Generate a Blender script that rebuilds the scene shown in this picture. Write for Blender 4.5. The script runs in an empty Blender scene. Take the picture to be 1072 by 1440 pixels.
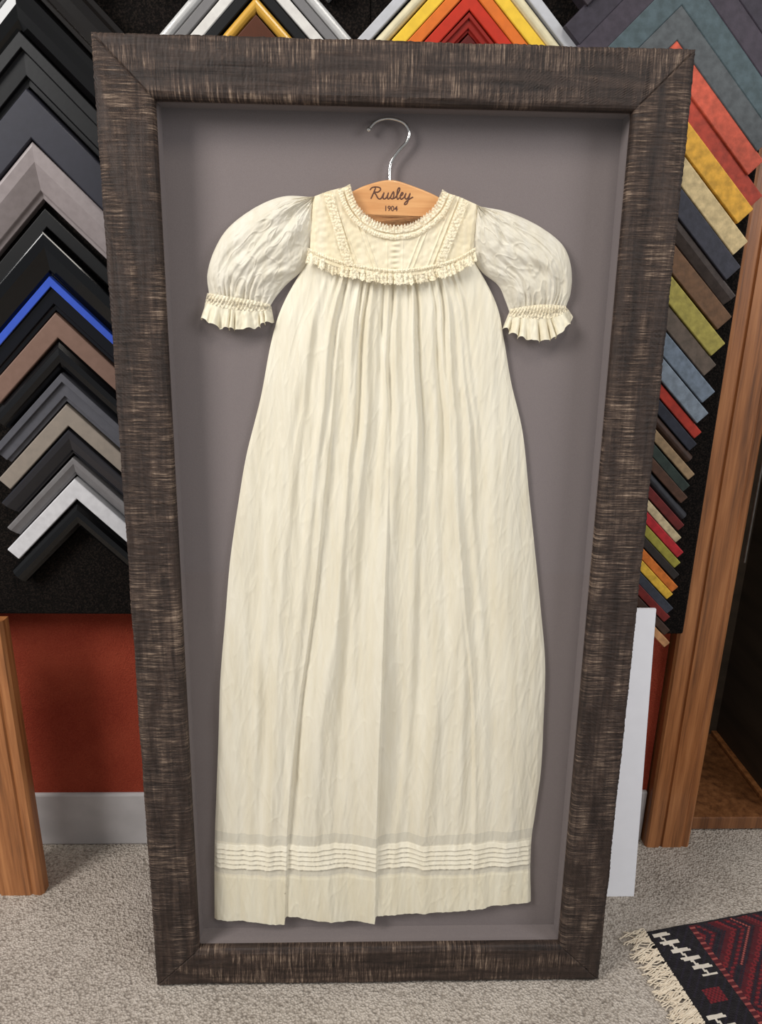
import bpy, bmesh, math, random
import numpy as np
from mathutils import Vector, Matrix, noise
random.seed(4)
scene=bpy.context.scene
LEAN=math.radians(4.0)
FZ=-0.004   # carpet level

# ------------------------------------------------------------ helpers
def lin(c):
    return tuple(((x/255)/12.92 if x/255<=.04045 else ((x/255+.055)/1.055)**2.4) for x in c)+(1,)
def empty(name,rot=(0,0,0),loc=(0,0,0)):
    e=bpy.data.objects.new(name,None); scene.collection.objects.link(e)
    e.rotation_euler=rot; e.location=loc; e.empty_display_size=.05
    return e
def mesh(name,verts,faces,mats,parent=None,smooth=False,mi=None,recalc=False):
    me=bpy.data.meshes.new(name); me.from_pydata([tuple(v) for v in verts],[],faces)
    for m in (mats if isinstance(mats,(list,tuple)) else [mats]): me.materials.append(m)
    if mi is not None: me.polygons.foreach_set('material_index',mi)
    if smooth: me.polygons.foreach_set('use_smooth',[True]*len(me.polygons))
    if recalc:
        bm=bmesh.new(); bm.from_mesh(me); bmesh.ops.recalc_face_normals(bm,faces=bm.faces); bm.to_mesh(me); bm.free()
    me.update()
    o=bpy.data.objects.new(name,me); scene.collection.objects.link(o)
    if parent: o.parent=parent
    return o
def box(name,lo,hi,m,parent=None,bev=0.0,seg=2):
    bm=bmesh.new(); bmesh.ops.create_cube(bm,size=1)
    for v in bm.verts:
        v.co=Vector([lo[i]+(v.co[i]+.5)*(hi[i]-lo[i]) for i in range(3)])
    if bev>0: bmesh.ops.bevel(bm,geom=list(bm.edges),offset=bev,segments=seg,profile=.5,affect='EDGES')
    me=bpy.data.meshes.new(name); bm.to_mesh(me); bm.free(); me.materials.append(m)
    o=bpy.data.objects.new(name,me); scene.collection.objects.link(o)
    if parent: o.parent=parent
    return o
def gridfaces(nx,ny):
    return [(j*nx+i,(j+1)*nx+i,(j+1)*nx+i+1,j*nx+i+1) for j in range(ny-1) for i in range(nx-1)]
def curve_pts(pts,n):
    """catmull-rom through pts resampled to n points by arc length"""
    P=[np.array(p,float) for p in pts]; P=[2*P[0]-P[1]]+P+[2*P[-1]-P[-2]]
    out=[]
    for i in range(1,len(P)-2):
        for t in np.linspace(0,1,24,endpoint=False):
            a,b,c,d=P[i-1],P[i],P[i+1],P[i+2]
            out.append(.5*((2*b)+(c-a)*t+(2*a-5*b+4*c-d)*t*t+(3*b-a-3*c+d)*t**3))
    out.append(P[-2]); out=np.array(out)
    s=np.concatenate([[0],np.cumsum(np.linalg.norm(np.diff(out,axis=0),axis=1))]); s/=s[-1]
    q=np.linspace(0,1,n)
    return np.stack([np.interp(q,s,out[:,k]) for k in range(out.shape[1])],1)
def sm(a,b,x):
    t=min(1,max(0,(x-a)/(b-a))); return t*t*(3-2*t)

# ------------------------------------------------------------ materials
class NT:
    rnd=False
    def __init__(s,name):
        s.m=bpy.data.materials.new(name); s.m.use_nodes=True; s.t=s.m.node_tree; s.t.nodes.clear()
        s.out=s.n('ShaderNodeOutputMaterial')
    def n(s,k,**kw):
        x=s.t.nodes.new(k)
        for a,b in kw.items(): setattr(x,a,b)
        return x
    def l(s,a,b): s.t.links.new(a,b)
    def coord(s,scale,rot=(0,0,0)):
        tc=s.n('ShaderNodeTexCoord'); mp=s.n('ShaderNodeMapping'); mp.inputs['Scale'].default_value=scale
        mp.inputs['Rotation'].default_value=rot
        s.l(tc.outputs['Object'],mp.inputs[0])
        if s.rnd:      # every rail is cut from a different stretch of timber
            oi=s.n('ShaderNodeObjectInfo'); m=s.math('MULTIPLY',oi.outputs['Random'],37.0); cb=s.n('ShaderNodeCombineXYZ')
            s.l(m,cb.inputs[0]); s.l(m,cb.inputs[1]); va=s.n('ShaderNodeVectorMath',operation='ADD'); s.l(mp.outputs[0],va.inputs[0]); s.l(cb.outputs[0],va.inputs[1])
            return va.outputs[0]
        return mp.outputs[0]
    def noise(s,scale,detail=4,rough=.55,rot=(0,0,0),dist=0):
        x=s.n('ShaderNodeTexNoise'); x.inputs['Scale'].default_value=1; x.inputs['Detail'].default_value=detail; x.inputs['Distortion'].default_value=dist
        x.inputs['Roughness'].default_value=rough; s.l(s.coord(scale,rot),x.inputs['Vector']); return x.outputs['Fac']
    def ramp(s,fac,stops):
        r=s.n('ShaderNodeValToRGB'); e=r.color_ramp.elements
        while len(e)<len(stops): e.new(.5)
        for i,(p,c) in enumerate(stops): e[i].position=p; e[i].color=c
        s.l(fac,r.inputs[0]); return r.outputs[0]
    def math(s,op,a,b):
        x=s.n('ShaderNodeMath',operation=op)
        for i,v in enumerate((a,b)):
            if isinstance(v,(int,float)): x.inputs[i].default_value=v
            else: s.l(v,x.inputs[i])
        return x.outputs[0]
    def bsdf(s,color,rough=.6,metal=0,spec=.5,bump=None,bd=.001,bs=1,sheen=0,coat=0):
        b=s.n('ShaderNodeBsdfPrincipled')
        if isinstance(color,tuple): b.inputs['Base Color'].default_value=color
        else: s.l(color,b.inputs['Base Color'])
        b.inputs['Roughness'].default_value=rough; b.inputs['Metallic'].default_value=metal
        b.inputs['Specular IOR Level'].default_value=spec; b.inputs['Sheen Weight'].default_value=sheen
        b.inputs['Coat Weight'].default_value=coat
        if bump is not None:
            bn=s.n('ShaderNodeBump'); bn.inputs['Distance'].default_value=bd; bn.inputs['Strength'].default_value=bs
            s.l(bump,bn.inputs['Height']); s.l(bn.outputs[0],b.inputs['Normal'])
        return b
    def done(s,b): s.l(b.outputs[0],s.out.inputs[0]); return s.m
def simple(name,c1,c2=None,scale=(60,60,60),rough=.5,bd=.0004,metal=0,spec=.5,coat=0,lo=.35,hi=.65,bump=True,detail=4):
    t=NT(name); f=t.noise(scale,detail)
    c2=c2 or tuple(min(255,x*1.15+4) for x in c1)
    col=t.ramp(f,[(lo,lin(c1)),(hi,lin(c2))])
    return t.done(t.bsdf(col,rough,metal,spec,f if bump else None,bd,1,coat=coat))

# rough sawn frame wood (local x along the rail)
t=NT('rough_sawn_dark_wood'); t.rnd=True
grain=t.noise((7,50,100),6,.68,dist=.7); cross=t.noise((440,25,24),4,.7); patch=t.noise((11,14,38),4,.55); fine=t.noise((170,170,170),3,.6)
pf=t.ramp(patch,[(.42,(0,0,0,1)),(.58,(1,1,1,1))])
cr=t.ramp(cross,[(.40,(0,0,0,1)),(.64,(1,1,1,1))])
cm=t.math('MULTIPLY',cr,t.math('ADD',t.math('MULTIPLY',pf,.85),.20))
fac=t.math('ADD',t.math('ADD',t.math('MULTIPLY',grain,.52),t.math('MULTIPLY',cm,.36)),t.math('MULTIPLY',fine,.14))
col=t.ramp(fac,[(.24,lin((24,17,14))),(.42,lin((54,42,36))),(.58,lin((86,70,60))),(.80,lin((146,126,108)))])
M_frame=t.done(t.bsdf(col,.62,spec=.3,bump=fac,bd=.0026,bs=1))

t=NT('grey_mat_board'); f=t.noise((900,900,900),2)
M_mat=t.done(t.bsdf(t.ramp(f,[(.3,lin((112,103,102))),(.7,lin((119,110,109)))]),.9,spec=.15,bump=f,bd=.0001))

t=NT('picture_glass'); tr=t.n('ShaderNodeBsdfTransparent'); gl=t.n('ShaderNodeBsdfGlossy'); gl.inputs['Roughness'].default_value=.02
mx=t.n('ShaderNodeMixShader'); mx.inputs[0].default_value=.04
t.l(tr.outputs[0],mx.inputs[1]); t.l(gl.outputs[0],mx.inputs[2]); M_glass=t.done(mx)

def fabric(name,c1,c2,alpha,transl=.16,bd=.0010,lace=False,sc=(280,280,22)):
    t=NT(name)
    n1=t.noise(sc,5,.6); n2=t.noise((60,60,7),4,.6)
    weave=t.noise((1500,1500,1500),1)
    hgt=t.math('ADD',t.math('ADD',t.math('MULTIPLY',n1,.55),t.math('MULTIPLY',n2,1.0)),t.math('MULTIPLY',weave,.08))
    col=t.ramp(n2,[(.35,lin(c1)),(.65,lin(c2))])
    if lace:
        v=t.n('ShaderNodeTexVoronoi'); v.inputs['Scale'].default_value=330; t.l(t.coord((1,1,1)),v.inputs['Vector'])
        hgt=t.math('ADD',hgt,t.math('MULTIPLY',v.outputs['Distance'],-.8))
    b=t.bsdf(col,.50,spec=.34,bump=hgt,bd=bd,sheen=.06)
    tl=t.n('ShaderNodeBsdfTranslucent'); t.l(col,tl.inputs[0])
    m1=t.n('ShaderNodeMixShader'); m1.inputs[0].default_value=transl; t.l(b.outputs[0],m1.inputs[1]); t.l(tl.outputs[0],m1.inputs[2])
    tp=t.n('ShaderNodeBsdfTransparent'); m2=t.n('ShaderNodeMixShader')
    if lace:
        a=t.ramp(v.outputs['Distance'],[(.50,(alpha,)*3+(1,)),(.72,(.5,.5,.5,1))]); t.l(a,m2.inputs[0])
    else:
        at=t.n('ShaderNodeAttribute'); at.attribute_name='thin'      # single-layer cloth is sheerer
        t.l(t.math('ADD',at.outputs['Fac'],alpha),m2.inputs[0])
    t.l(m1.outputs[0],m2.inputs[1]); t.l(tp.outputs[0],m2.inputs[2])
    return t.done(m2)
M_silk=fabric('cream_silk',(238,229,205),(247,240,220),.055)
M_silk2=fabric('cream_silk_sleeve',(238,230,209),(247,241,225),.15,bd=.0008,sc=(130,130,90))
M_sheer=fabric('sheer_silk',(236,228,206),(243,237,218),.16)
M_hem=fabric('cream_hem',(238,228,200),(245,238,215),.05,bd=.0009)
M_yoke=fabric('ivory_yoke',(241,227,192),(246,235,207),.03,sc=(300,300,120),bd=.0010)
M_lace=fabric('ivory_lace',(243,230,199),(248,239,214),.03,lace=True,bd=.0013)

M_hang=simple('beech_wood',(198,140,86),(216,162,106),(12,60,160),.4,.0001,coat=.2)
M_burn=simple('burnt_engraving',(78,42,24),rough=.7)
M_steel=simple('polished_steel',(190,188,184),rough=.18,metal=1,bump=False)

t=NT('black_display_fabric'); f=t.noise((420,420,420),3); col=t.ramp(f,[(.45,lin((9,7,6))),(.75,lin((38,31,27)))])
M_black=t.done(t.bsdf(col,.95,spec=.1,bump=f,bd=.002))
t=NT('red_carpet_panel'); f=t.noise((500,500,500),3); f2=t.noise((9,9,9),3)
col=t.ramp(t.math('ADD',t.math('MULTIPLY',f,.5),t.math('MULTIPLY',f2,.5)),[(.35,lin((128,48,34))),(.65,lin((154,68,48)))])
M_red=t.done(t.bsdf(col,.95,spec=.1,bump=f,bd=.002))
M_wallw=simple('painted_wall',(176,172,168),(184,180,176),(20,20,20),.7,.0003)
M_white=simple('white_foam_board',(244,244,249),(247,247,252),(30,30,30),.5,.0001)
M_base=simple('white_baseboard_paint',(166,162,162),(176,172,172),(20,20,20),.5,.0001)
def oak(name,a,b,c):
    t=NT(name); g=t.noise((60,60,3.0),6,.6); g2=t.noise((300,300,9),3,.5)
    f=t.math('ADD',t.math('MULTIPLY',g,.75),t.math('MULTIPLY',g2,.25))
    return t.done(t.bsdf(t.ramp(f,[(.36,lin(a)),(.5,lin(b)),(.66,lin(c))]),.38,spec=.5,bump=f,bd=.0006,coat=.12))
M_oak=oak('oak_post',(104,64,36),(148,94,54),(178,120,74))
M_oakd=oak('dark_oak_shelf',(80,48,28),(114,72,42),(136,90,56))
M_darkp=simple('dark_panel',(56,46,36),(72,60,48),(5,5,30),.6,.0003)

t=NT('beige_loop_carpet')
v=t.n('ShaderNodeTexVoronoi'); v.inputs['Scale'].default_value=260; t.l(t.coord((1,1,1)),v.inputs['Vector'])
f=t.noise((160,160,160),4); f2=t.noise((7,7,7),3)
hh=t.math('SUBTRACT',t.math('MULTIPLY',f,1.2),t.math('MULTIPLY',v.outputs['Distance'],.8))
cf=t.math('ADD',t.math('MULTIPLY',hh,.6),t.math('MULTIPLY',f2,.35))
col=t.ramp(cf,[(.05,lin((132,122,112))),(.3,lin((168,158,147))),(.55,lin((194,184,173)))])
M_carpet=t.done(t.bsdf(col,.95,spec=.1,bump=hh,bd=.0032))

# ------------------------------------------------------------ room shell
box('floor',(-2.2,-2.6,FZ-.05),(2.2,1.2,FZ),M_carpet)
box('wall_back',(-1.6,.345,FZ),(.64,.42,2.3),M_wallw)
bb=box('baseboard_back',(-1.6,.318,FZ),(.545,.345,.117),M_base,bev=.004)
box('red_wall_panel',(-1.6,.325,.117),(.545,.345,.60),M_red)
board=empty('display_board')
box('left_section',(-.80,.256,.535),(-.03,.325,2.0),M_black,board,bev=.004)
box('right_section',(-.03,.256,.500),(.535,.325,2.0),M_black,board,bev=.004)

def post(name,x0,x1,yf,yb,z0,z1,m):
    w=x1-x0
    pr=[(0,yb),(0,yf+.006),(.004,yf+.001),(.012,yf),(w*.30,yf),(w*.32,yf+.004),(w*.36,yf+.004),(w*.38,yf),(w*.80,yf),(w*.82,yf+.003),(w*.86,yf+.001),(w-.006,yf),(w-.001,yf+.005),(w,yb)]
    n=len(pr); V=[(x0+a,b,z0) for a,b in pr]+[(x0+a,b,z1) for a,b in pr]
    F=[(i,(i+1)%n,n+(i+1)%n,n+i) for i in range(n)]+[tuple(range(n)),tuple(range(2*n-1,n-1,-1))]
    return mesh(name,V,F,m,recalc=True)
post('oak_post',-.74,-.614,.192,.214,FZ,.552,M_oak)
post('oak_post.001',.548,.640,.300,.344,FZ,2.2,M_oak)

cab=empty('storage_cabinet')
box('bottom_board',(.60,.346,.0),(.86,.66,.03),M_oakd,cab,bev=.002)
box('plinth',(.62,.36,FZ),(.86,.64,.0),M_oakd,cab)
box('back_panel',(.60,.64,.03),(.90,.66,2.2),M_darkp,cab)
box('side_panel',(.845,.330,.0),(.90,.66,2.2),M_darkp,cab,bev=.002)
box('edge_strip',(.832,.335,.03),(.846,.64,.040),M_oak,cab,bev=.002)
box('inner_side',(.645,.346,.03),(.652,.64,2.2),M_darkp,cab)

bm=bmesh.new(); bmesh.ops.create_cone(bm,cap_ends=True,segments=12,radius1=.0022,radius2=.0022,depth=1.3)
me=bpy.data.meshes.new('hanging_rod'); bm.to_mesh(me); bm.free(); me.materials.append(simple('dull_metal',(90,86,82),rough=.4,metal=.8,bump=False))
ro=bpy.data.objects.new('hanging_rod',me); ro.location=(.660,.325,.61+.65); scene.collection.objects.link(ro)

# ------------------------------------------------------------ moulding corner samples
PROF={
 'flat':[(0,0),(0,.92),(.04,1),(.96,1),(1,.92),(1,0)],
 'bevel':[(0,0),(0,.95),(.06,1),(.35,.96),(.85,.62),(.9,.5),(1,.45),(1,0)],
 'scoop':[(0,0),(0,1),(.12,1),(.22,.82),(.45,.62),(.7,.55),(.85,.62),(.9,.7),(1,.68),(1,0)],
 'round':[(0,0),(0,.5),(.08,.75),(.25,.93),(.5,1),(.75,.93),(.92,.75),(1,.5),(1,0)],
 'step':[(0,0),(0,1),(.3,1),(.33,.8),(.8,.78),(.83,.6),(1,.58),(1,0)],
}
matcache={}
def smat(c,gl):
    k=(c,gl)
    if k not in matcache:
        d=.84 if sum(c)<240 else .93
        if gl>=1 and sum(c)<130: d=.55
        sp={0:.10,1:.03,2:.02}[gl]
        matcache[k]=simple('sample_finish_%d_%d_%d'%c,tuple(int(x*d*(1-sp)) for x in c),tuple(min(255,int(x*d*(1+sp))) for x in c),(90,90,90) ,{0:.6,1:.42,2:.18}[gl],{0:.0005,1:.00008,2:.00003}[gl],metal=0,spec=.28,coat=.22 if gl==2 else 0)
    return matcache[k]
def sample(parent,idx,x,z,w,c,gl,prof,half,th,c2=None,yb=.2555):
    P=PROF[prof]; V=[];F=[];n=len(P); mi=[]
    tilt=random.uniform(-.012,.012)
    for side in (-1,1):
        h=half*random.uniform(.96,1.04); base=len(V)
        for (a,p) in P: V.append((x,yb-p*th,z-a*w*math.sqrt(2)))
        for (a,p) in P:
            V.append((x+side*(h-.7071*a*w),yb-p*th,z-h-.7071*a*w+side*tilt*h))
        for i in range(n-1):
            F.append((base+i,base+i+1,base+n+i+1,base+n+i)); mi.append(1 if (c2 and P[i][0]<.30 and P[i+1][0]<=.36) else 0)
        F.append(tuple(range(base+n,base+2*n))); mi.append(0)
        F.append((base,base+n,base+2*n-1,base+n-1)); mi.append(0)
    mats=[smat(c,gl)]+([smat(c2,gl)] if c2 else [])
    o=mesh('corner_%d'%idx,V,F,mats,parent,mi=mi,recalc=True)
    bv=o.modifiers.new('b','BEVEL'); bv.width=.0007; bv.segments=1; bv.limit_method='ANGLE'
def column(name,x,rows,half=.118):
    e=empty(name)
    for i,r in enumerate(rows):
        z,w,c,gl,pf=r[:5]; hf=r[5] if len(r)>5 and r[5] else half; c2=r[6] if len(r)>6 else None
        sample(e,i+1,x,z,w,c,gl,pf,hf,max(.015,min(.034,w*.8)),c2)
column('moulding_corner_samples',-.490,[
 (1.60,.05,(24,22,22),1,'flat'),(1.53,.05,(40,34,32),2,'scoop',.16),(1.455,.046,(18,17,18),2,'round',.15),(1.392,.044,(22,22,26),1,'step',.14),
 (1.326,.044,(52,52,62),1,'flat',.13),(1.261,.050,(146,136,136),1,'bevel',.118),(1.178,.018,(20,20,22),1,'flat',.12),
 (1.147,.044,(16,17,22),2,'bevel',.13),(1.086,.034,(16,17,30),2,'step',.125,(58,88,190)),(1.035,.026,(122,96,84),1,'flat'),
 (.996,.031,(22,22,25),2,'round'),(.947,.031,(84,84,90),1,'step'),(.899,.024,(140,130,120),1,'flat'),
 (.860,.028,(44,44,50),2,'bevel'),(.815,.021,(120,117,118),1,'bevel'),(.781,.024,(206,205,208),1,'flat'),(.742,.031,(14,14,15),2,'round')])
column('moulding_corner_samples.001',-.183,[
 (1.65,.05,(30,28,28),2,'flat'),(1.58,.03,(120,118,116),1,'flat'),(1.529,.014,(196,194,192),2,'round',.13),(1.507,.012,(120,118,118),2,'flat',.13),(1.487,.013,(214,210,204),1,'flat',.13),
 (1.466,.012,(30,30,32),1,'flat',.13),(1.447,.014,(206,158,66),2,'round'),(1.424,.02,(88,46,26),1,'flat'),(1.39,.03,(30,24,22),1,'flat')])
column('moulding_corner_samples.002',.102,[
 (1.60,.03,(60,58,58),1,'flat'),(1.548,.013,(190,190,194),2,'flat',.15),(1.526,.014,(216,204,170),1,'round',.13),(1.503,.015,(232,190,60),1,'flat',.12),(1.480,.014,(214,110,40),1,'flat'),
 (1.458,.015,(186,48,28),1,'flat'),(1.434,.016,(150,34,24),1,'step'),(1.408,.02,(96,24,20),1,'flat'),(1.375,.03,(34,18,18),1,'flat')])
R=[(1.62,.035,(62,54,60),0,'flat',.16),(1.575,.03,(56,50,60),0,'flat',.16),(1.532,.029,(66,58,68),0,'flat',.16),(1.490,.029,(70,84,88),0,'flat',.16),(1.448,.028,(78,82,84),0,'flat',.155),
 (1.408,.026,(190,84,62),0,'flat',.152),(1.370,.022,(170,64,46),0,'flat',.15),(1.338,.027,(226,170,62),0,'flat',.148),(1.296,.026,(214,190,142),0,'flat',.146),
 (1.256,.026,(66,66,76),0,'flat',.142),(1.216,.022,(86,76,72),0,'bevel',.138),(1.180,.026,(112,82,58),0,'flat',.132),(1.138,.026,(164,152,76),0,'flat',.13),
 (1.098,.023,(96,84,74),0,'flat',.128),(1.060,.024,(110,122,136),0,'flat',.125),(1.023,.022,(124,134,146),0,'flat',.122),(.986,.014,(164,50,36),0,'flat',.12),
 (.962,.015,(44,46,58),0,'flat'),(.938,.014,(70,48,38),0,'round'),(.915,.013,(146,122,92),0,'flat'),(.893,.014,(50,62,56),0,'flat'),(.870,.014,(88,60,46),0,'flat'),
 (.847,.014,(52,52,58),0,'round'),(.824,.013,(112,36,34),0,'flat'),(.802,.012,(196,178,142),0,'flat'),(.781,.013,(176,40,46),0,'flat'),(.760,.013,(150,142,60),0,'flat'),
 (.739,.012,(50,44,42),0,'flat'),(.719,.013,(204,112,44),0,'flat'),(.698,.013,(214,172,60),0,'flat'),(.677,.014,(62,66,76),0,'flat'),(.655,.013,(126,40,36),0,'flat'),
 (.634,.012,(74,54,44),0,'flat'),(.614,.012,(190,140,96),0,'flat')]
column('moulding_corner_samples.003',.385,[(r[0],r[1]*1.08)+r[2:] for r in R])

# ------------------------------------------------------------ shadow box frame
W,H,MW=.72,1.3664,.070
frame=empty('shadow_box_frame',rot=(-LEAN,0,0))
prof=[(0,.060),(0,.045),(0,.03),(0,.015),(.0005,.005),(.003,.0015),(.006,0)]+[(.006+.056*i/20,-.0006*math.sin(math.pi*i/20)) for i in range(1,21)]+[(.0645,.001),(.0675,.0025),(.0695,.005),(.070,.008),(.070,.014),(.060,.016),(.060,.060)]
def rail(name,L,rotY,loc):
    nx=int(L/.0028); V=[];n=len(prof)
    sd=random.uniform(0,50)
    for i in range(nx+1):
        f=i/nx
        for (tt,off) in prof:
            x=tt+(L-2*tt)*f
            d=0
            if .0<=tt<.063 and off<.05:
                d=.0009*noise.noise(Vector((x*16+sd,tt*120,off*60)))+.0008*noise.noise(Vector((x*300+sd,tt*40,off*40)))
                if (i==0 or i==nx) and tt>.002: d+=.0016       # mitre seam
            V.append((x,off+d,tt+(d if tt<.004 else 0)))
    F=[]
    for i in range(nx):
        for j in range(n):
            k=(j+1)%n; F.append((i*n+j,i*n+k,(i+1)*n+k,(i+1)*n+j))
    o=mesh(name,V,F,M_frame,frame,smooth=False,recalc=True)
    o.rotation_euler=(0,rotY,0); o.location=loc
    return o
rail('rail_bottom',W,0,(-W/2,0,0)); rail('rail_top',W,math.pi,(W/2,0,H))
rail('rail_left',H,math.pi/2,(-W/2,0,H)); rail('rail_right',H,-math.pi/2,(W/2,0,0))
MAT=.048
i0=W/2-.068
box('mat_backing',(-i0-.005,MAT,.062),(i0+.005,MAT+.004,H-.062),M_mat,frame)
box('back_cover',(-i0-.006,MAT+.0045,.06),(i0+.006,.059,H-.06),M_darkp,frame)
box('spacer_left',(-i0-.004,.0145,.066),(-i0,MAT,H-.066),M_mat,frame)
box('spacer_right',(i0,.0145,.066),(i0+.004,MAT,H-.066),M_mat,frame)
box('spacer_bottom',(-i0,.0145,.064),(i0,MAT,.068),M_mat,frame)
box('spacer_top',(-i0,.0145,H-.068),(i0,MAT,H-.064),M_mat,frame)
mesh('glass',[(-i0,.0125,.066),(i0,.0125,.066),(i0,.0125,H-.066),(-i0,.0125,H-.066)],[(0,1,2,3)],M_glass,frame)

# ------------------------------------------------------------ christening gown
gown=empty('christening_gown',rot=(-LEAN,0,0))
Lp=[(-.106,1.126),(-.1425,1.0655),(-.160,1.015),(-.176,.940),(-.197,.863),(-.209,.8025),(-.225,.709),(-.236,.612),(-.246,.521),(-.253,.415),(-.260,.317),(-.266,.227),(-.272,.080)]
Rp=[(.104,1.130),(.140,1.070),(.154,1.020),(.167,.964),(.187,.896),(.202,.806),(.216,.722),(.230,.635),(.243,.545),(.247,.450),(.249,.364),(.245,.288),(.242,.223),(.249,.090)]
Lc=curve_pts(Lp,200)[::-1]; Rc=curve_pts(Rp,200)[::-1]
xl=lambda v: np.interp(v,Lc[:,1],Lc[:,0]); xr=lambda v: np.interp(v,Rc[:,1],Rc[:,0])
YB=curve_pts([(-.106,1.126),(-.076,1.113),(-.039,1.105),(.003,1.101),(.045,1.106),(.081,1.116),(.104,1.130)],200)
yb=lambda u: np.interp(u,YB[:,0],YB[:,1])
def lineF(pts):
    c=curve_pts([(a/1000.,b/1000.) for a,b in pts],200)[::-1]; return lambda v: np.interp(v,c[:,1],c[:,0])
fA=lineF([(-66,1110),(-66,1080),(-80,903),(-90,803),(-106,645),(-129,475),(-147,291),(-156,99)])
fB=lineF([(-24,1110),(-24,1081),(-3,943),(-1,804),(-3,645),(-6,474),(-9,290),(-9,97)])
fC=lineF([(50,1110),(55,1073),(79,944),(94,805),(116,646),(137,474),(146,289),(150,100)])
fD=lineF([(20,1110),(24,1073),(34,944),(44,805),(58,646),(64,474),(66,289),(70,100)])
fE=lineF([(-95,1110),(-100,1073),(-128,944),(-148,805),(-170,646),(-190,474),(-204,289),(-212,100)])
fG=lineF([(-48,1110),(-52,1060),(-50,944),(-52,805),(-58,646),(-74,474),(-82,289),(-84,100)])
def saw(d,wr,wd):
    if d<0: return max(0,1+d/wr)**1.6
    q=max(0,1-d/wd); return q*q*(3-2*q)
def bump1(d,w): return math.exp(-(d/w)**2)
VR=np.concatenate([np.linspace(1.105,.246,440,endpoint=False),np.linspace(.246,.186,76,endpoint=False),np.linspace(.186,.100,44)])
NX,NY=380,len(VR)
V=[];thin=[]
N3=lambda x,y,z: noise.noise(Vector((x,y,z)))
for j in range(NY):
    q=(1.105-VR[j])/1.005
    for i in range(NX):
        s=i/(NX-1)
        ut=-.106+.210*s
        vt=float(yb(ut))+.004
        v=vt+(.100-vt)*q
        uL,uR=float(xl(v)),float(xr(v)); u=uL+(uR-uL)*s
        tt=(1.12-v)/1.02
        a,b=float(fA(v)),float(fB(v))
        # uneven hem, stepping where the big pleats overlap
        if u<a: bot=.089+.004*sm(0,.06,a-u)
        elif u<b: bot=.101-.010*sm(0,.12,u-a)
        else: bot=.104+.016*sm(.04,.24,u-b)
        v2=v+(bot-.100)*sm(.19,.10,v)
        e=abs(2*s-1)
        n0=N3(s*3.1,v*1.4,2.0)
        n1=N3(s*6.5,v*2.0,7.0)
        sw=s+.030*n0+.016*n1
        h=.008+.007*(1-e**6)
        hem=1-.5*sm(.35,.10,v)
        cm=sm(.12,.28,s)*sm(.92,.76,s)
        top=math.exp(-tt*3.4)
        h+=cm*top*.0040*(math.cos(2*math.pi*sw*25)*(.6+.4*math.cos(2*math.pi*sw*8.3)))
        mid=sm(.0,.10,tt)*(1-.6*sm(.35,1,tt))
        c9=math.cos(2*math.pi*(sw*12.0+.6*n1)); h+=hem*mid*.0031*(c9+.35*c9*c9)*(.35+.65*cm)*(.7+.9*abs(n0))
        c5=math.cos(2*math.pi*(sw*5.0+.7*n0)+1.2); h+=hem*sm(.05,.6,tt)*.0044*c5*(1-e**4)
        g=(.0018+.0070*sm(0,.8,tt))*hem
        h+=g*saw(u-a,.055,.0040)+g*saw(u-b,.055,.0040)
        h+=(.0012+.0042*sm(0,.6,tt))*hem*saw(float(fC(v))-u,.040,.006)
        h+=.0044*bump1(u-float(fD(v)),.009)*sm(0,.1,tt)*(1-.5*tt)
        h+=.0044*bump1(u-float(fE(v)),.011)*sm(0,.1,tt)*hem
        h+=.0040*bump1(u-float(fG(v)),.008)*sm(0,.1,tt)*(1-.6*tt)
        # soft crumples, elongated down the cloth
        h+=hem*.0044*N3(u*30+3*n0,v*3.2,1)*(.3+.7*tt)
        h+=.0012*N3(u*105+v*7,v*9+u*10,4)
        h+=.0006*N3(u*210-v*22,v*24,9)
        r1=1-abs(N3(u*46+v*9,v*8+u*14,21))*9
        if r1>0: h+=.0008*r1*r1*(.4+.6*tt)
        r2=1-abs(N3(u*70-v*16,v*15-u*10,31))*10
        if r2>0: h+=.0005*r2*r2
        # five narrow tucks above the hem
        if .194<v<.237:
            ph=((v-.194)/.0086)%1.0; h+=.0028*(1-ph)**1.2*sm(0,.12,ph)+.0006
        if v<.178: h+=.0005
        h=max(h,.0045)
        edge=min(s,1-s)
        if edge<.012: h=.0055+(h-.0055)*sm(-.006,.012,edge)
        V.append((u,MAT-h,v2))
        # cloth lies single-layer between the pleats and along the right side
        th=.10*sm(.82,.97,s)*sm(.05,.4,tt)+.05*sm(.10,.02,s)*sm(.1,.4,tt)
        if .194>v or v>.239: th+=.07*sm(.5,.95,tt)*sm(.018,.030,abs(u-a))*sm(.02,.04,abs(u-b))*sm(-.05,.35,n1)
        thin.append(th if v>.18 else th*.4)
mi=[]
for j in range(NY-1):
    for i in range(NX-1):
        vv=VR[j]
        mi.append(1 if (.239<vv<.256 or .182<vv<.192) else (2 if vv<=.180 else 0))
sk=mesh('skirt',V,gridfaces(NX,NY),[M_silk,M_sheer,M_hem],gown,smooth=True,mi=mi)
at=sk.data.attributes.new('thin','FLOAT','POINT'); at.data.foreach_set('value',np.array(thin,dtype=np.float32))

def strip(name,top,bot,ns,nt,hf,m,wob=None):
    T=curve_pts(top,ns);B=curve_pts(bot,ns);V=[]
    for j in range(nt):
        q=j/(nt-1)
        for i in range(ns):
            s=i/(ns-1); p=T[i]*(1-q)+B[i]*q
            if wob: p=p+np.array(wob(s,q))
            V.append((p[0],MAT-hf(s,q,p),p[1]))
    return mesh(name,V,gridfaces(ns,nt),m,gown,smooth=True)
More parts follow.
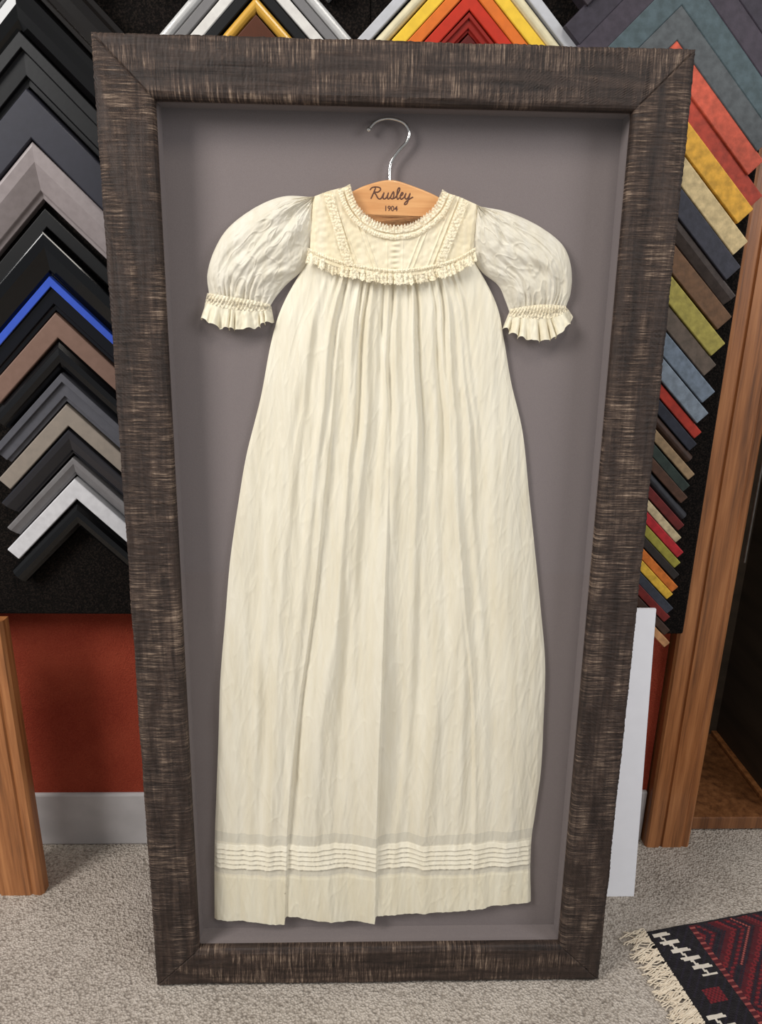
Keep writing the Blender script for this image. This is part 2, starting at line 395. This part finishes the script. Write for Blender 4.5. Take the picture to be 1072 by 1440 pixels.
# yoke
neck=[(-.058,1.208),(-.051,1.189),(-.039,1.174),(-.021,1.163),(.002,1.159),(.025,1.163),(.043,1.174),(.056,1.187),(.064,1.204)]
topc=[(-.105,1.194),(-.082,1.202)]+neck+[(.088,1.197),(.112,1.188)]
nt=100; V=[]
T=np.concatenate([curve_pts(topc[:3],70)[:-1],curve_pts(neck,202)[:-1],curve_pts(neck[-1:]+topc[-2:],70)]); ns=len(T)
bu=np.interp(np.arange(ns),[0,69,270,ns-1],[-.107,-.060,.060,.105])
def ridge(d,w): return max(0,1-abs(d)/w)
for j in range(nt):
    q=j/(nt-1)
    for i in range(ns):
        B=np.array((bu[i],float(yb(bu[i]))-.001))
        p=T[i]*(1-q)+B*q; u,v=p
        e=min(i,ns-1-i)/ns
        h=.0235-.0035*(abs(u)/.11)**2-.001*(1-q)
        k=(1.21-v)
        for off in (0,.006,.012,.030,.036):          # slanted pin tucks
            for sgn in (-1,1):
                c=sgn*(.094-off-k*.38)
                h+=.0013*ridge(u-c,.0017)
        h+=.0008*math.sin(v*900)*ridge(u-.003,.008)    # gathered centre placket
        h+=.0007*ridge(abs(u-.003)-.010,.0014)
        h+=.0008*N3(u*160,v*160,0)+.0016*N3(u*45,v*40,3)
        h-=.006*sm(.03,0,e)
        V.append((u,MAT-h,v))
mesh('yoke',V,gridfaces(ns,nt),M_yoke,gown,smooth=True)
# insertion lace bands
for k,(a,b) in enumerate([((-.083,1.198),(-.056,1.112)),((.090,1.193),(.060,1.113))]):
    strip('lace_band_%d'%(k+1),[(a[0]-.006,a[1]),((a[0]+b[0])/2-.006,(a[1]+b[1])/2),(b[0]-.006,b[1])],[(a[0]+.006,a[1]),((a[0]+b[0])/2+.006,(a[1]+b[1])/2),(b[0]+.006,b[1])],60,8,
      lambda s,q,p:.0254-.0035*(abs(p[0])/.11)**2+.0004*math.sin(s*120)+.0012*N3(p[0]*45,p[1]*40,3),M_lace)
# neck lace : scalloped edging + collar band
def norm_off(pts,d):
    c=curve_pts(pts,40); g=np.gradient(c,axis=0); n=np.stack([g[:,1],-g[:,0]],1); n/=np.linalg.norm(n,axis=1)[:,None]
    return [tuple(x) for x in (c+n*d)]
strip('neck_lace',norm_off(neck,-.003),norm_off(neck,.006),420,10,lambda s,q,p:.0248+.0009*math.cos(s*2*math.pi*46)*(1-q)+.0008*N3(s*30,q,2),M_lace,
      wob=lambda s,q:(0,.0012*math.cos(s*2*math.pi*38+2*math.sin(s*19))*(1-q)))
strip('collar_band',norm_off(neck,.008),norm_off(neck,.014),300,8,lambda s,q,p:.0247+.0008*math.sin(q*math.pi)+.0003*math.cos(s*400),M_lace)
# yoke ruffle
rt=[(-.110,1.131),(-.076,1.118),(-.039,1.110),(.003,1.106),(.045,1.111),(.081,1.121),(.107,1.135)]
rb=[(-.113,1.115),(-.078,1.101),(-.040,1.093),(.003,1.088),(.047,1.093),(.084,1.104),(.111,1.119)]
rph=lambda s: s*17+.55*math.sin(s*23)+.35*math.sin(s*51+1)
strip('yoke_lace_ruffle',rt,rb,700,18,lambda s,q,p:.0235-.004*(abs(p[0])/.11)**2+.0036*q+(.0036*q+.0004)*math.cos(2*math.pi*rph(s))+.0012*q*math.cos(2*math.pi*(s*43+.5*math.sin(s*40)))+.001*N3(s*60,q*2,4),M_lace,
      wob=lambda s,q:(.0022*q*math.sin(2*math.pi*rph(s)),q*(.0026*abs(math.sin(2*math.pi*rph(s)))+.0018*N3(s*40,1,8)+.0007*math.cos(s*2*math.pi*95))))
strip('yoke_ruffle_heading',[(a,b+.0030) for a,b in rt],[(a,b-.0015) for a,b in rt],500,8,lambda s,q,p:.0252-.004*(abs(p[0])/.11)**2+.0010*math.sin(q*math.pi)+.0004*math.cos(2*math.pi*s*70),M_lace)

# sleeves
def sleeve(name,outer,inner,seed,sgn):
    na,nb=160,180
    O=curve_pts(outer,na); I=curve_pts(inner,na); V=[]
    for j in range(na):
        a=j/(na-1)
        for i in range(nb):
            b=i/(nb-1); p=O[j]*(1-b)+I[j]*b
            dome=math.sin(math.pi*b)**.55 if 0<b<1 else 0
            len_=math.sin(math.pi*min(1,a*.86+.10))**.6
            n0=N3(b*4,a*3,seed)
            h=.006+.0185*dome*len_
            gth=math.exp(-a*6.5)+math.exp(-(1-a)*6)
            h+=.0022*dome*gth*math.cos(2*math.pi*(b*12+.9*n0))
            h+=.0012*dome*math.cos(2*math.pi*(b*3.6+a*1.3*sgn+1.8*n0))*(.6)
            h+=.0052*dome*N3(b*5+a*3,a*4-b*2,seed+3)
            h+=.0016*dome*N3(b*13,a*8+b*6,seed+5)+.0005*N3(b*34,a*26,seed+8)
            r1=1-abs(N3(b*7+a*2,a*6-b*4,seed+21))*9
            if r1>0: h+=.0011*r1*r1*dome
            V.append((p[0],MAT-h,p[1]))
    mesh(name,V,gridfaces(nb,na),M_silk2,gown,smooth=True)
sleeve('sleeve_left',[(-.100,1.196),(-.139,1.197),(-.175,1.184),(-.211,1.159),(-.231,1.131),(-.242,1.099),(-.240,1.068)],
       [(-.100,1.196),(-.101,1.160),(-.104,1.137),(-.115,1.110),(-.139,1.088),(-.153,1.072),(-.161,1.060)],3,1)
sleeve('sleeve_right',[(.107,1.190),(.148,1.184),(.190,1.168),(.224,1.145),(.238,1.117),(.240,1.085),(.233,1.060)],
       [(.107,1.190),(.101,1.162),(.102,1.136),(.118,1.110),(.142,1.092),(.153,1.072),(.160,1.056)],11,-1)
def cuff(name,top,bot,seed):
    up=[(a+(c-a)*.38,b+(d-b)*.38) for (a,b),(c,d) in zip(top,bot)]
    dome=lambda s: math.sin(math.pi*min(1,max(0,s)))**.5
    ph=lambda s: s*6.2+.45*math.sin(s*13+seed)+.2*math.sin(s*29)
    strip(name+'_band',top,up,200,14,lambda s,q,p:.005+.016*dome(s)+.0008*math.cos(s*2*math.pi*19+q*9)+.0010*math.sin(q*math.pi*2),M_lace)
    strip(name+'_ruffle',up,bot,300,24,lambda s,q,p:.005+.016*dome(s)+(.001+.0044*q)*math.cos(2*math.pi*ph(s))+.0009*N3(s*30,q*3,seed),M_hem,
      wob=lambda s,q:(.002*q*math.sin(2*math.pi*ph(s)),q*(.0024*math.cos(2*math.pi*ph(s))+.0012*N3(s*20,2,seed))))
cuff('cuff_left',[(-.243,1.076),(-.222,1.073),(-.201,1.070),(-.181,1.067),(-.160,1.063)],[(-.253,1.044),(-.232,1.034),(-.210,1.030),(-.186,1.031),(-.156,1.042)],1)
cuff('cuff_right',[(.160,1.062),(.180,1.066),(.198,1.068),(.216,1.068),(.234,1.067)],[(.152,1.037),(.172,1.025),(.196,1.020),(.222,1.027),(.248,1.054)],5)

# ------------------------------------------------------------ hanger
hanger=empty('wooden_clothes_hanger',rot=(-LEAN,0,0))
HF=.0145
up=curve_pts([(-.094,1.172),(-.076,1.188),(-.053,1.203),(-.031,1.2125),(-.004,1.218),(.023,1.212),(.058,1.199),(.080,1.184),(.098,1.168)],60)
lo=curve_pts([(.098,1.154),(.080,1.163),(.055,1.172),(.028,1.172),(-.002,1.170),(-.028,1.172),(-.052,1.174),(-.076,1.165),(-.094,1.156)],60)
poly=[tuple(p) for p in up]+[tuple(p) for p in lo]
bm=bmesh.new()
vs=[bm.verts.new((p[0],MAT-HF,p[1])) for p in poly]; fc=bm.faces.new(vs)
r=bmesh.ops.extrude_face_region(bm,geom=[fc])
for v in r['geom']:
    if isinstance(v,bmesh.types.BMVert): v.co.y=MAT-.003
bmesh.ops.recalc_face_normals(bm,faces=bm.faces)
ed=[e for e in bm.edges if abs(e.verts[0].co.y-e.verts[1].co.y)<1e-6 and len(e.link_faces)==2]
bmesh.ops.bevel(bm,geom=ed,offset=.0022,segments=3,profile=.5,affect='EDGES')
me=bpy.data.meshes.new('hanger_body'); bm.to_mesh(me); bm.free(); me.materials.append(M_hang)
o=bpy.data.objects.new('hanger_body',me); scene.collection.objects.link(o); o.parent=hanger
def tube(name,pts,rad,m,parent,res=120,yy=MAT-.010):
    c=curve_pts([(p[0],p[1]) for p in pts],res)
    cu=bpy.data.curves.new(name,'CURVE'); cu.dimensions='3D'; cu.bevel_depth=rad; cu.bevel_resolution=3; cu.use_fill_caps=True
    sp=cu.splines.new('POLY'); sp.points.add(res-1)
    for i,p in enumerate(c): sp.points[i].co=(p[0],yy,p[1],1)
    cu.materials.append(m); o=bpy.data.objects.new(name,cu); scene.collection.objects.link(o); o.parent=parent
    return o,cu
tube('hook',[(-.005,1.214),(-.005,1.232),(-.002,1.242),(.007,1.254),(.016,1.264),(.0185,1.275),(.011,1.2855),(-.007,1.290),(-.023,1.286),(-.0325,1.277)],.0021,M_steel,hanger)
bm=bmesh.new(); bmesh.ops.create_uvsphere(bm,u_segments=16,v_segments=10,radius=.0031)
me=bpy.data.meshes.new('hook_tip'); bm.to_mesh(me); bm.free(); me.materials.append(M_steel)
o=bpy.data.objects.new('hook_tip',me); scene.collection.objects.link(o); o.parent=hanger; o.location=(-.0325,MAT-.010,1.2765)
# engraved script lettering: pen strokes burnt into the wood (units: 1 = x-height)
STK=[ [(0.15,0.0),(0.35,0.5),(0.6,1.2),(0.75,1.7)],
      [(-0.15,1.35),(0.1,1.7),(0.7,1.85),(1.45,1.75),(1.6,1.4),(1.2,1.05),(0.65,1.0),(0.95,0.65),(1.35,0.1),(1.75,0.0),(2.0,0.3)],
      [(2.0,0.3),(2.25,1.0),(2.15,0.3),(2.35,0.0),(2.75,0.25),(3.0,1.0),(2.9,0.3),(3.1,0.0),(3.4,0.3)],
      [(3.4,0.3),(3.8,1.15),(3.95,0.6),(3.8,0.05),(3.45,0.15)],
      [(3.8,0.05),(4.3,0.35),(4.8,1.4),(4.75,1.8),(4.5,1.55),(4.45,0.6),(4.65,0.0),(4.95,0.25)],
      [(4.95,0.45),(5.35,0.7),(5.45,1.0),(5.2,1.0),(5.05,0.5),(5.25,0.02),(5.7,0.3)],
      [(5.7,0.3),(5.95,1.0),(5.85,0.35),(6.1,0.05),(6.45,0.4),(6.65,1.0),(6.5,0.1),(6.3,-0.65),(5.9,-0.8),(6.05,-0.4),(6.7,0.1),(7.2,0.4)] ]
k=.0076; x0=-.0300; z0=1.1950
for i,st in enumerate(STK):
    tube('engraved_stroke_%d'%(i+1),[(x0+(a+.10*b)*k,z0+b*k) for a,b in st],.00085,M_burn,hanger,res=60,yy=MAT-HF+.0002)
cu=bpy.data.curves.new('engraved_year','FONT'); cu.body='1904'; cu.size=.0088; cu.align_x='CENTER'; cu.align_y='CENTER'; cu.extrude=.0002; cu.offset=.00012
cu.materials.append(M_burn); o=bpy.data.objects.new('engraved_year',cu); scene.collection.objects.link(o); o.parent=hanger
o.rotation_euler=(math.pi/2,0,0); o.location=(-.003,MAT-HF-.0001,1.1835)

# ------------------------------------------------------------ foam board leaning behind the frame
fb=empty('foam_board_sheet')
V=[(.13,.177,FZ),(.481,.177,FZ),(.462,.216,.568),(.13,.216,.568)]
V+=[(x,y+.005,z) for x,y,z in V]
mesh('sheet',V,[(0,1,2,3),(4,5,6,7),(0,1,5,4),(1,2,6,5),(2,3,7,6),(3,0,4,7)],M_white,fb,recalc=True)

# ------------------------------------------------------------ rug
rug=empty('patterned_rug',rot=(0,0,math.radians(10.5)),loc=(.468,.095,FZ+.0005))
def vcmat(name):
    t=NT(name); a=t.n('ShaderNodeAttribute'); a.attribute_name='Col'; f=t.noise((700,700,700),2)
    return t.done(t.bsdf(a.outputs['Color'],.95,spec=.1,bump=f,bd=.002,sheen=.08))
cs=.0035; na,nb=240,170; V=[]
for j in range(nb+1):
    for i in range(na+1):
        z=.006+.0008*noise.noise(Vector((i*.3,j*.3,0)))+.002*noise.noise(Vector((i*.03,j*.03,5)))
        if i in(0,na) or j in(0,nb): z=0
        V.append((i*cs,-j*cs,z))
F=[(j*(na+1)+i,(j+1)*(na+1)+i,(j+1)*(na+1)+i+1,j*(na+1)+i+1) for j in range(nb) for i in range(na)]
navy=lin((30,24,36)); black=lin((20,15,19)); red=lin((112,26,32)); dred=lin((74,17,25)); mar=lin((46,14,22)); pink=lin((146,72,66)); white=lin((206,196,182))
fc=[]
for j in range(nb):
    for i in range(na):
        c=black if (i+j)%5 else navy
        if i<3 or j<2: c=black
        elif i<24:
            m=(j-3)%44                     # comb motif: slanted spine with teeth
            if m<26 and 3<=i<22:
                d=i-(5+m*.5)
                if abs(d)<.9: c=white
                elif m%5<2 and -4<d<6: c=white
            elif 31<m<39 and 8<i<18: c=red if (i+m)%2 else dred
        elif i<27: c=dred if j%3 else pink
        else:
            a=i-27; b=(j-8)%76-38
            d=(abs(b)*1.05+abs((a%96)-48))
            k=int(d)%17
            c=mar if (i+j)%2 else navy
            if k<3: c=red if (i+2*j)%3 else dred
            elif k<6: c=dred
            elif k==9: c=pink if (i+j)%2==0 else black
            elif k in(12,13): c=red if j%2 else dred
            elif d<10: c=red
        fc.append(c)
o=mesh('pile',V,F,vcmat('knotted_wool'),rug)
at=o.data.color_attributes.new('Col','FLOAT_COLOR','CORNER')
arr=np.repeat(np.array(fc,dtype=np.float32),4,axis=0); at.data.foreach_set('color',arr.ravel())
cu=bpy.data.curves.new('fringe','CURVE'); cu.dimensions='3D'; cu.bevel_depth=.0011; cu.bevel_resolution=1
for k in range(560):
    b=-random.uniform(0,nb*cs); L=random.uniform(.028,.052); dx=random.uniform(-.010,.010); sp=cu.splines.new('POLY'); sp.points.add(7)
    cl=round(b/.012)*.012
    for i in range(8):
        q=i/7; sp.points[i].co=(-L*q+.002, b+(cl-b)*.5*math.sin(q*math.pi*.5)+dx*q*q+.003*math.sin(q*7+k), .0045*(1-q)+.0022+.0015*math.sin(q*5+k),1)
cu.materials.append(simple('cream_fringe',(196,180,158),(214,201,180),(300,300,300),.9))
o=bpy.data.objects.new('fringe',cu); scene.collection.objects.link(o); o.parent=rug

# ------------------------------------------------------------ lights
wd=bpy.data.worlds.new('World'); scene.world=wd; wd.use_nodes=True
bg=wd.node_tree.nodes['Background']; bg.inputs[0].default_value=(.95,.97,1,1); bg.inputs[1].default_value=.33
def area(name,loc,target,size,energy,col):
    l=bpy.data.lights.new(name,'AREA'); l.shape='RECTANGLE'; l.size=size[0]; l.size_y=size[1]; l.energy=energy; l.color=col
    o=bpy.data.objects.new(name,l); scene.collection.objects.link(o); o.location=loc
    o.rotation_euler=(Vector(target)-Vector(loc)).to_track_quat('-Z','Y').to_euler()
area('window_light',(-1.9,-1.3,2.3),(0,0,.6),(.8,1.2),76,(1,.98,.95))
area('window_light.001',(2.2,-1.5,1.9),(.1,0,.4),(1.0,1.2),34,(.95,.97,1))
area('ceiling_lamp',(.4,-1.2,2.9),(0,0,.6),(.6,.6),18,(1,.94,.84))

# ------------------------------------------------------------ camera
cd=bpy.data.cameras.new('camera'); cam=bpy.data.objects.new('camera',cd); scene.collection.objects.link(cam); scene.camera=cam
cd.sensor_fit='VERTICAL'; cd.sensor_height=36; cd.sensor_width=27; cd.lens=36*1050/1440; cd.clip_start=.02
r=Vector((.99942,-.02903,.01756)).normalized(); b=Vector((-.03304,-.9502,.30987)); b=(b-r*b.dot(r)).normalized(); u=b.cross(r)
cam.matrix_world=Matrix(((r.x,u.x,b.x,-.0443),(r.y,u.y,b.y,-.9146),(r.z,u.z,b.z,1.105),(0,0,0,1)))
scene.view_settings.view_transform='Standard'
